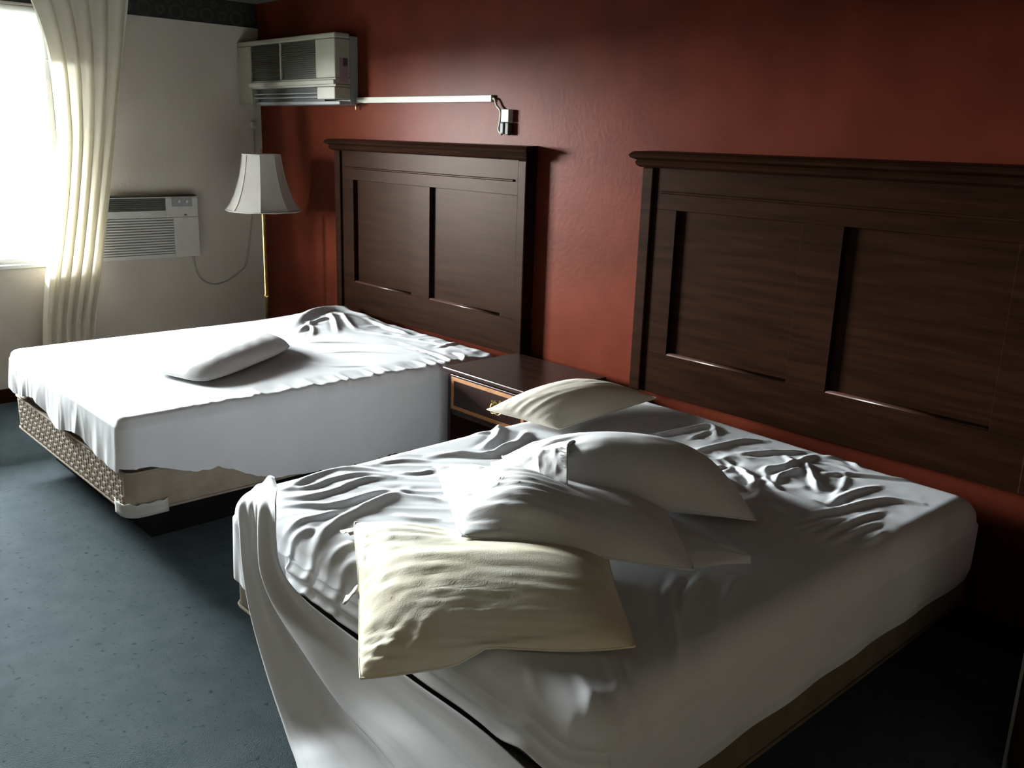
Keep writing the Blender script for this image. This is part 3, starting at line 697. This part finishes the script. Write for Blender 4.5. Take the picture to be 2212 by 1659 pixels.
for r_, z_, nm in ((.235, 1.195, 'bottom_trim'), (.118, 1.545, 'top_trim')):
    P = [(lx+r_*1.005*math.cos(ang(k/2)), ly+r_*1.005*math.sin(ang(k/2)), z_) for k in range(2*NP)]
    P = [(lx+r_*(1.0 if k % 2 == 0 else math.cos(PI/NP)*1.03)*math.cos(ang(k/2)), ly+r_*(1.0 if k % 2 == 0 else math.cos(PI/NP)*1.03)*math.sin(ang(k/2)), z_) for k in range(2*NP+1)]
    tube(nm, P, .0045, m_shade, lt, 6, 2)

# ------------------------------------------------------------------ wall air conditioner over the lamp
ax0, ax1, ay, az0, az1 = 0.012, 1.238, -0.168, 1.858, 2.266
ac = thing('air_conditioner', ((ax0+ax1)/2, -.08, az0), 'long cream wall air conditioner mounted high on the red wall', 'air conditioner')
box('back_casing', ax0, ax1-.004, -.060, -.001, az0, az1-.012, m_greyplast, ac, .006)
fy = ay
# front shell as a frame round the openings
gx0, gx1 = bp(540, 130, 1, fy)[0], bp(681, 130, 1, fy)[0]
gz0, gz1 = bp(610, 172, 1, fy)[2], bp(610, 92, 1, fy)[2]
ox0, ox1, oz0, oz1 = gx0+.01, bp(686, 200, 1, fy)[0], az0+.022, bp(610, 190, 1, fy)[2]
bm = bmesh.new()
bbox(bm, ax0, ax1, fy, -.0605, gz1, az1, .008); bbox(bm, ax0, gx0, fy, -.0605, az0+.004, gz1-.0005, .006)
bbox(bm, gx1, ax1, fy, -.0605, gz0-.001, gz1-.0005, .006); bbox(bm, gx0, ax1, fy+.003, -.0605, oz1, gz0-.0015, .003)
from_bm('front_casing', bm, m_ivplast, ac)
box('ledge', gx0-.01, ax1+.002, fy-.014, fy+.004, gz0-.040, gz0-.012, m_ivplast, ac, .006)
box('control_block', ox1, ax1, fy-.004, -.0605, az0+.03, oz1-.001, m_ivplast, ac, .005)
box('bottom_tray', gx0, ax1-.004, fy+.03, -.0605, az0, az0+.021, m_greyplast, ac, .006)
gm = (gx0+gx1)/2-.02
box('grille_divider', gm-.008, gm+.008, fy+.004, fy+.02, gz0, gz1, m_ivplast, ac, .002)
for g0, g1 in ((gx0+.001, gm-.0085), (gm+.0085, gx1-.001)):
    bk = box('intake_grille', g0, g1, fy+.028, fy+.034, gz0, gz1, m_olive, ac)
    bm = bmesh.new(); nsl = 18
    for i in range(nsl):
        zz = gz0+(i+.5)*(gz1-gz0)/nsl; bbox(bm, g0, g1, fy+.010, fy+.026, zz-.0022, zz+.0022)
    o = from_bm('grille_slats', bm, m_olive, bk); o['kind'] = 'stuff'
box('air_outlet', ox0, ox1-.001, fy+.05, fy+.056, oz0, oz1-.001, m_darkplast, ac)
bm = bmesh.new(); bbox(bm, ox0+.005, ox1-.006, fy+.010, fy+.046, oz0+.018, oz0+.026, .002)
from_bm('louvre', bm, m_greyplast, ac)
box('louvre', ox0+.005, ox1-.006, fy+.016, fy+.046, oz0+.042, oz0+.049, m_greyplast, ac, .002)
box('sticker', ax1+.0005, ax1+.0015, -.137, -.078, 1.985, 2.125, m_label, ac)
box('sticker', ax1+.0016, ax1+.0022, -.112, -.080, 2.080, 2.125, m_darkplast, ac)
box('side_groove', ax1-.001, ax1+.001, -.160, -.062, 1.972, 1.977, m_darkplast, ac)
tube('cable_tail', [(1.236, -.02, 1.866), (1.238, -.022, 1.845), (1.236, -.02, 1.83)], .005, m_brass, ac, 6, 3)

# cable channel and plug box on the red wall
rz0, rz1 = bp(920, 222, 1, -.0)[2]+.0, bp(920, 208, 1, 0)[2]
chn = box('cable_channel', 1.2395, bp(1068, 215, 1, 0)[0], -.022, -.0005, rz0, rz1, m_ivplast, None, .003)
tag(chn, 'cream plastic cable channel running along the red wall from the air conditioner', 'cable channel')
p0 = bp(1084, 236, 1, -.03); p1 = bp(1099, 264, 1, -.03)
sw = thing('wall_outlet', ((p0[0]+p1[0])/2, -.012, p0[2]-.06), 'small white outlet box with dark plug on the red wall', 'outlet')
box('cover', p0[0], p1[0], -.034, -.0005, p1[2], p0[2], m_plast, sw, .003)
p2 = bp(1094, 290, 1, -.03)
box('plug', p0[0]-.002, p0[0]+.026, -.040, -.004, p2[2], p1[2]-.001, m_darkplast, sw, .006)
box('plug', p0[0]+.029, p1[0]+.001, -.034, -.004, p2[2]-.004, p1[2]-.001, m_olive, sw, .005)
cx_ = bp(1068, 215, 1, 0)[0]
tube('cord', [(cx_+.001, -.012, (rz0+rz1)/2), (cx_+.022, -.016, (rz0+rz1)/2-.006), (cx_+.042, -.02, rz0-.02), bp(1081, 240, 1, -.02), bp(1080, 262, 1, -.02), bp(1077, 280, 1, -.024), bp(1084, 291, 1, -.024)], .006, m_ivplast, sw, 8, 5)

# ------------------------------------------------------------------ through-wall air conditioner below the window side
d_ = .085
q = lambda a, b: bp(a, b, 0, d_)
by1 = q(431, 500)[1]; by0 = -1.235; bz0, bz1 = q(432, 553)[2], q(420, 424)[2]
a2 = thing('air_conditioner', (d_/2, (by0+by1)/2, bz0), 'white window-type air conditioner set through the grey wall by the curtain', 'air conditioner')
ty1 = q(358, 440)[1]; tz0 = q(300, 456)[2]; tz1 = q(300, 429)[2]
ly1 = q(377, 500)[1]; lz0 = q(300, 552)[2]; lz1 = q(300, 472)[2]
bm = bmesh.new()
bbox(bm, .001, d_-.016, by0, by1, bz0, bz1, .010)
from_bm('casing', bm, m_plast, a2)
bm = bmesh.new()
bbox(bm, d_-.0155, d_, by0, by1, tz1, bz1, .004); bbox(bm, d_-.0155, d_, ty1, by1, lz1, tz1-.0005, .004)
bbox(bm, d_-.0155, d_, by0, ty1-.0005, lz1, tz0, .003); bbox(bm, d_-.0155, d_, ly1, by1, bz0, lz1-.0005, .004); bbox(bm, d_-.0155, d_, by0, ly1-.0005, bz0, lz0, .003)
from_bm('front_panel', bm, m_plast, a2)
gr = box('exhaust_grille', d_-.0150, d_-.010, by0+.002, ty1-.002, tz0+.0005, tz1-.0005, m_darkplast, a2)
bm = bmesh.new()
for i in range(6):
    zz = tz0+(i+.5)*(tz1-tz0)/6; bbox(bm, d_-.0098, d_-.003, by0+.002, ty1-.002, zz-.003, zz+.003)
o = from_bm('grille_slats', bm, m_olive, gr); o['kind'] = 'stuff'
gr = box('intake_grille', d_-.0150, d_-.012, by0+.002, ly1-.002, lz0+.0005, lz1-.001, m_greyplast, a2)
bm = bmesh.new()
for i in range(14):
    zz = lz0+(i+.5)*(lz1-lz0)/14; bbox(bm, d_-.0118, d_-.001, by0+.002, ly1-.002, zz-.0052, zz+.0052, .001, 1)
o = from_bm('grille_slats', bm, m_plast, gr); o['kind'] = 'stuff'
c0, c1 = q(370, 426), q(415, 445)
cp = box('control_panel', d_+.0002, d_+.002, c0[1], c1[1], c1[2], c0[2]-.002, m_greyplast, a2, .0008, 1)
for (a, b) in ((385, 435), (402, 435)):
    p = q(a, b); bm = bmesh.new()
    bmesh.ops.create_cone(bm, cap_ends=True, segments=18, radius1=.012, radius2=.010, depth=.014, matrix=Matrix.Translation((d_+.009, p[1], p[2])) @ Matrix.Rotation(PI/2, 4, 'Y'))
    from_bm('knob', bm, m_plast, cp)
p = q(401, 464); bm = bmesh.new()
bmesh.ops.create_cone(bm, cap_ends=True, segments=20, radius1=.012, radius2=.012, depth=.001, matrix=Matrix.Translation((d_+.0007, p[1], p[2])) @ Matrix.Diagonal((1, 1, .45, 1)) @ Matrix.Rotation(PI/2, 4, 'Y'))
from_bm('badge', bm, m_darkplast, a2)
W = lambda a, b: tuple(bp(a, b, 0, .012))
box('top_gasket', .0005, d_-.02, by0, by1+.004, bz1+.0003, bz1+.008, m_darkplast, a2, .002)
tube('power_cord', [tuple(bp(416, 552, 0, .03)), W(419, 566), W(428, 592), W(440, 606), W(463, 614), W(490, 607), W(512, 592), W(530, 575), W(536, 550), W(540, 505), W(545, 460), W(548, 400), W(549, 330), W(548, 280)], .0055, m_ivplast, a2, 8, 6)
pw_ = W(546, 269); box('plug', .002, .035, pw_[1]-.018, pw_[1]+.018, pw_[2]-.02, pw_[2]+.02, m_plast, a2, .006)
p = W(552, 236); box('cable_clip', .0005, .012, p[1]-.012, p[1]+.012, p[2]-.03, p[2]+.02, m_plast, a2, .002)

# ------------------------------------------------------------------ curtain
def curtain():
    nz_, ns_ = 70, 150; zt, zb = 2.47, 0.03
    rows = [(-40, 30, 283), (0, 50, 276), (60, 80, 271), (150, 104, 262), (300, 122, 246), (420, 116, 234), (520, 104, 224), (590, 94, 217), (660, 90, 207), (715, 88, 199)]
    xq = .11; zs = []; yl = []; yr = []
    for (v, a, b) in rows:
        P = bp(a, v, 0, xq); Q = bp(b, v, 0, xq); zs.append((P[2]+Q[2])/2); yl.append(P[1]); yr.append(Q[1])
    zs = [zb]+zs[::-1]; yl = [yl[-1]-.03]+yl[::-1]; yr = [yr[-1]+.02]+yr[::-1]
    Z = np.linspace(zt, zb, nz_); YL = np.interp(Z, zs, yl); YR = np.interp(Z, zs, yr)
    ker = np.ones(7)/7; YL = np.convolve(np.pad(YL, 3, 'edge'), ker, 'valid'); YR = np.convolve(np.pad(YR, 3, 'edge'), ker, 'valid')
    s = np.linspace(0, 1, ns_)[None, :]; T = np.linspace(0, 1, nz_)[:, None]
    Y = YL[:, None]*(1-s)+YR[:, None]*s
    f = np.sin(s*2*PI*5.5+.6*np.sin(T*3)+1.0)+.35*np.sin(s*2*PI*11+T*2)
    X = .150+.034*f*(.8+.3*T)+.01*fbm(s*4, T*3, 131, 2); Y = Y+.018*np.cos(s*2*PI*5.5+1.0)
    P = np.stack([X, Y, np.broadcast_to(Z[:, None], X.shape)], -1)
    o = np_mesh('curtain', P.reshape(-1, 3), grid_faces(ns_, nz_), m_curt)
    tag(o, 'cream curtain panel gathered at the right side of the bright window', 'curtain')
curtain()
rd = thing('curtain_rod', (.105, -2.2, 2.49), 'thin curtain rod above the window at the ceiling', 'curtain rod')
tube('rod', [(.105, -3.9, 2.485), (.105, -2.2, 2.485), (.105, -.85, 2.485)], .009, m_frame, rd, 10, 2)
for yy in (-3.85, -.9): tube('bracket', [(.001, yy, 2.485), (.05, yy, 2.485), (.105, yy, 2.485)], .006, m_frame, rd, 8, 2)

# ------------------------------------------------------------------ dark cabinet at the right edge
e0 = bp(2164, 1659, 2, 0.0)
cbx, cby = e0[0], e0[1]
cb = thing('cabinet', (cbx+.3, cby/2, 0), 'dark cabinet with a thin pale edge strip at the right of the front bed', 'cabinet')
box('carcass', cbx, cbx+.6, cby+.02, -.015, 0, .70, m_wood2, cb, .004)
box('cabinet_door', cbx+.008, cbx+.6, cby+.001, cby+.0195, .03, .69, m_wood2, cb, .003)
box('edge_strip', cbx-.001, cbx+.0075, cby, cby+.0195, 0, .70, m_steel, cb)
box('top', cbx-.01, cbx+.61, cby-.012, -.012, .701, .725, m_wood2, cb, .004)
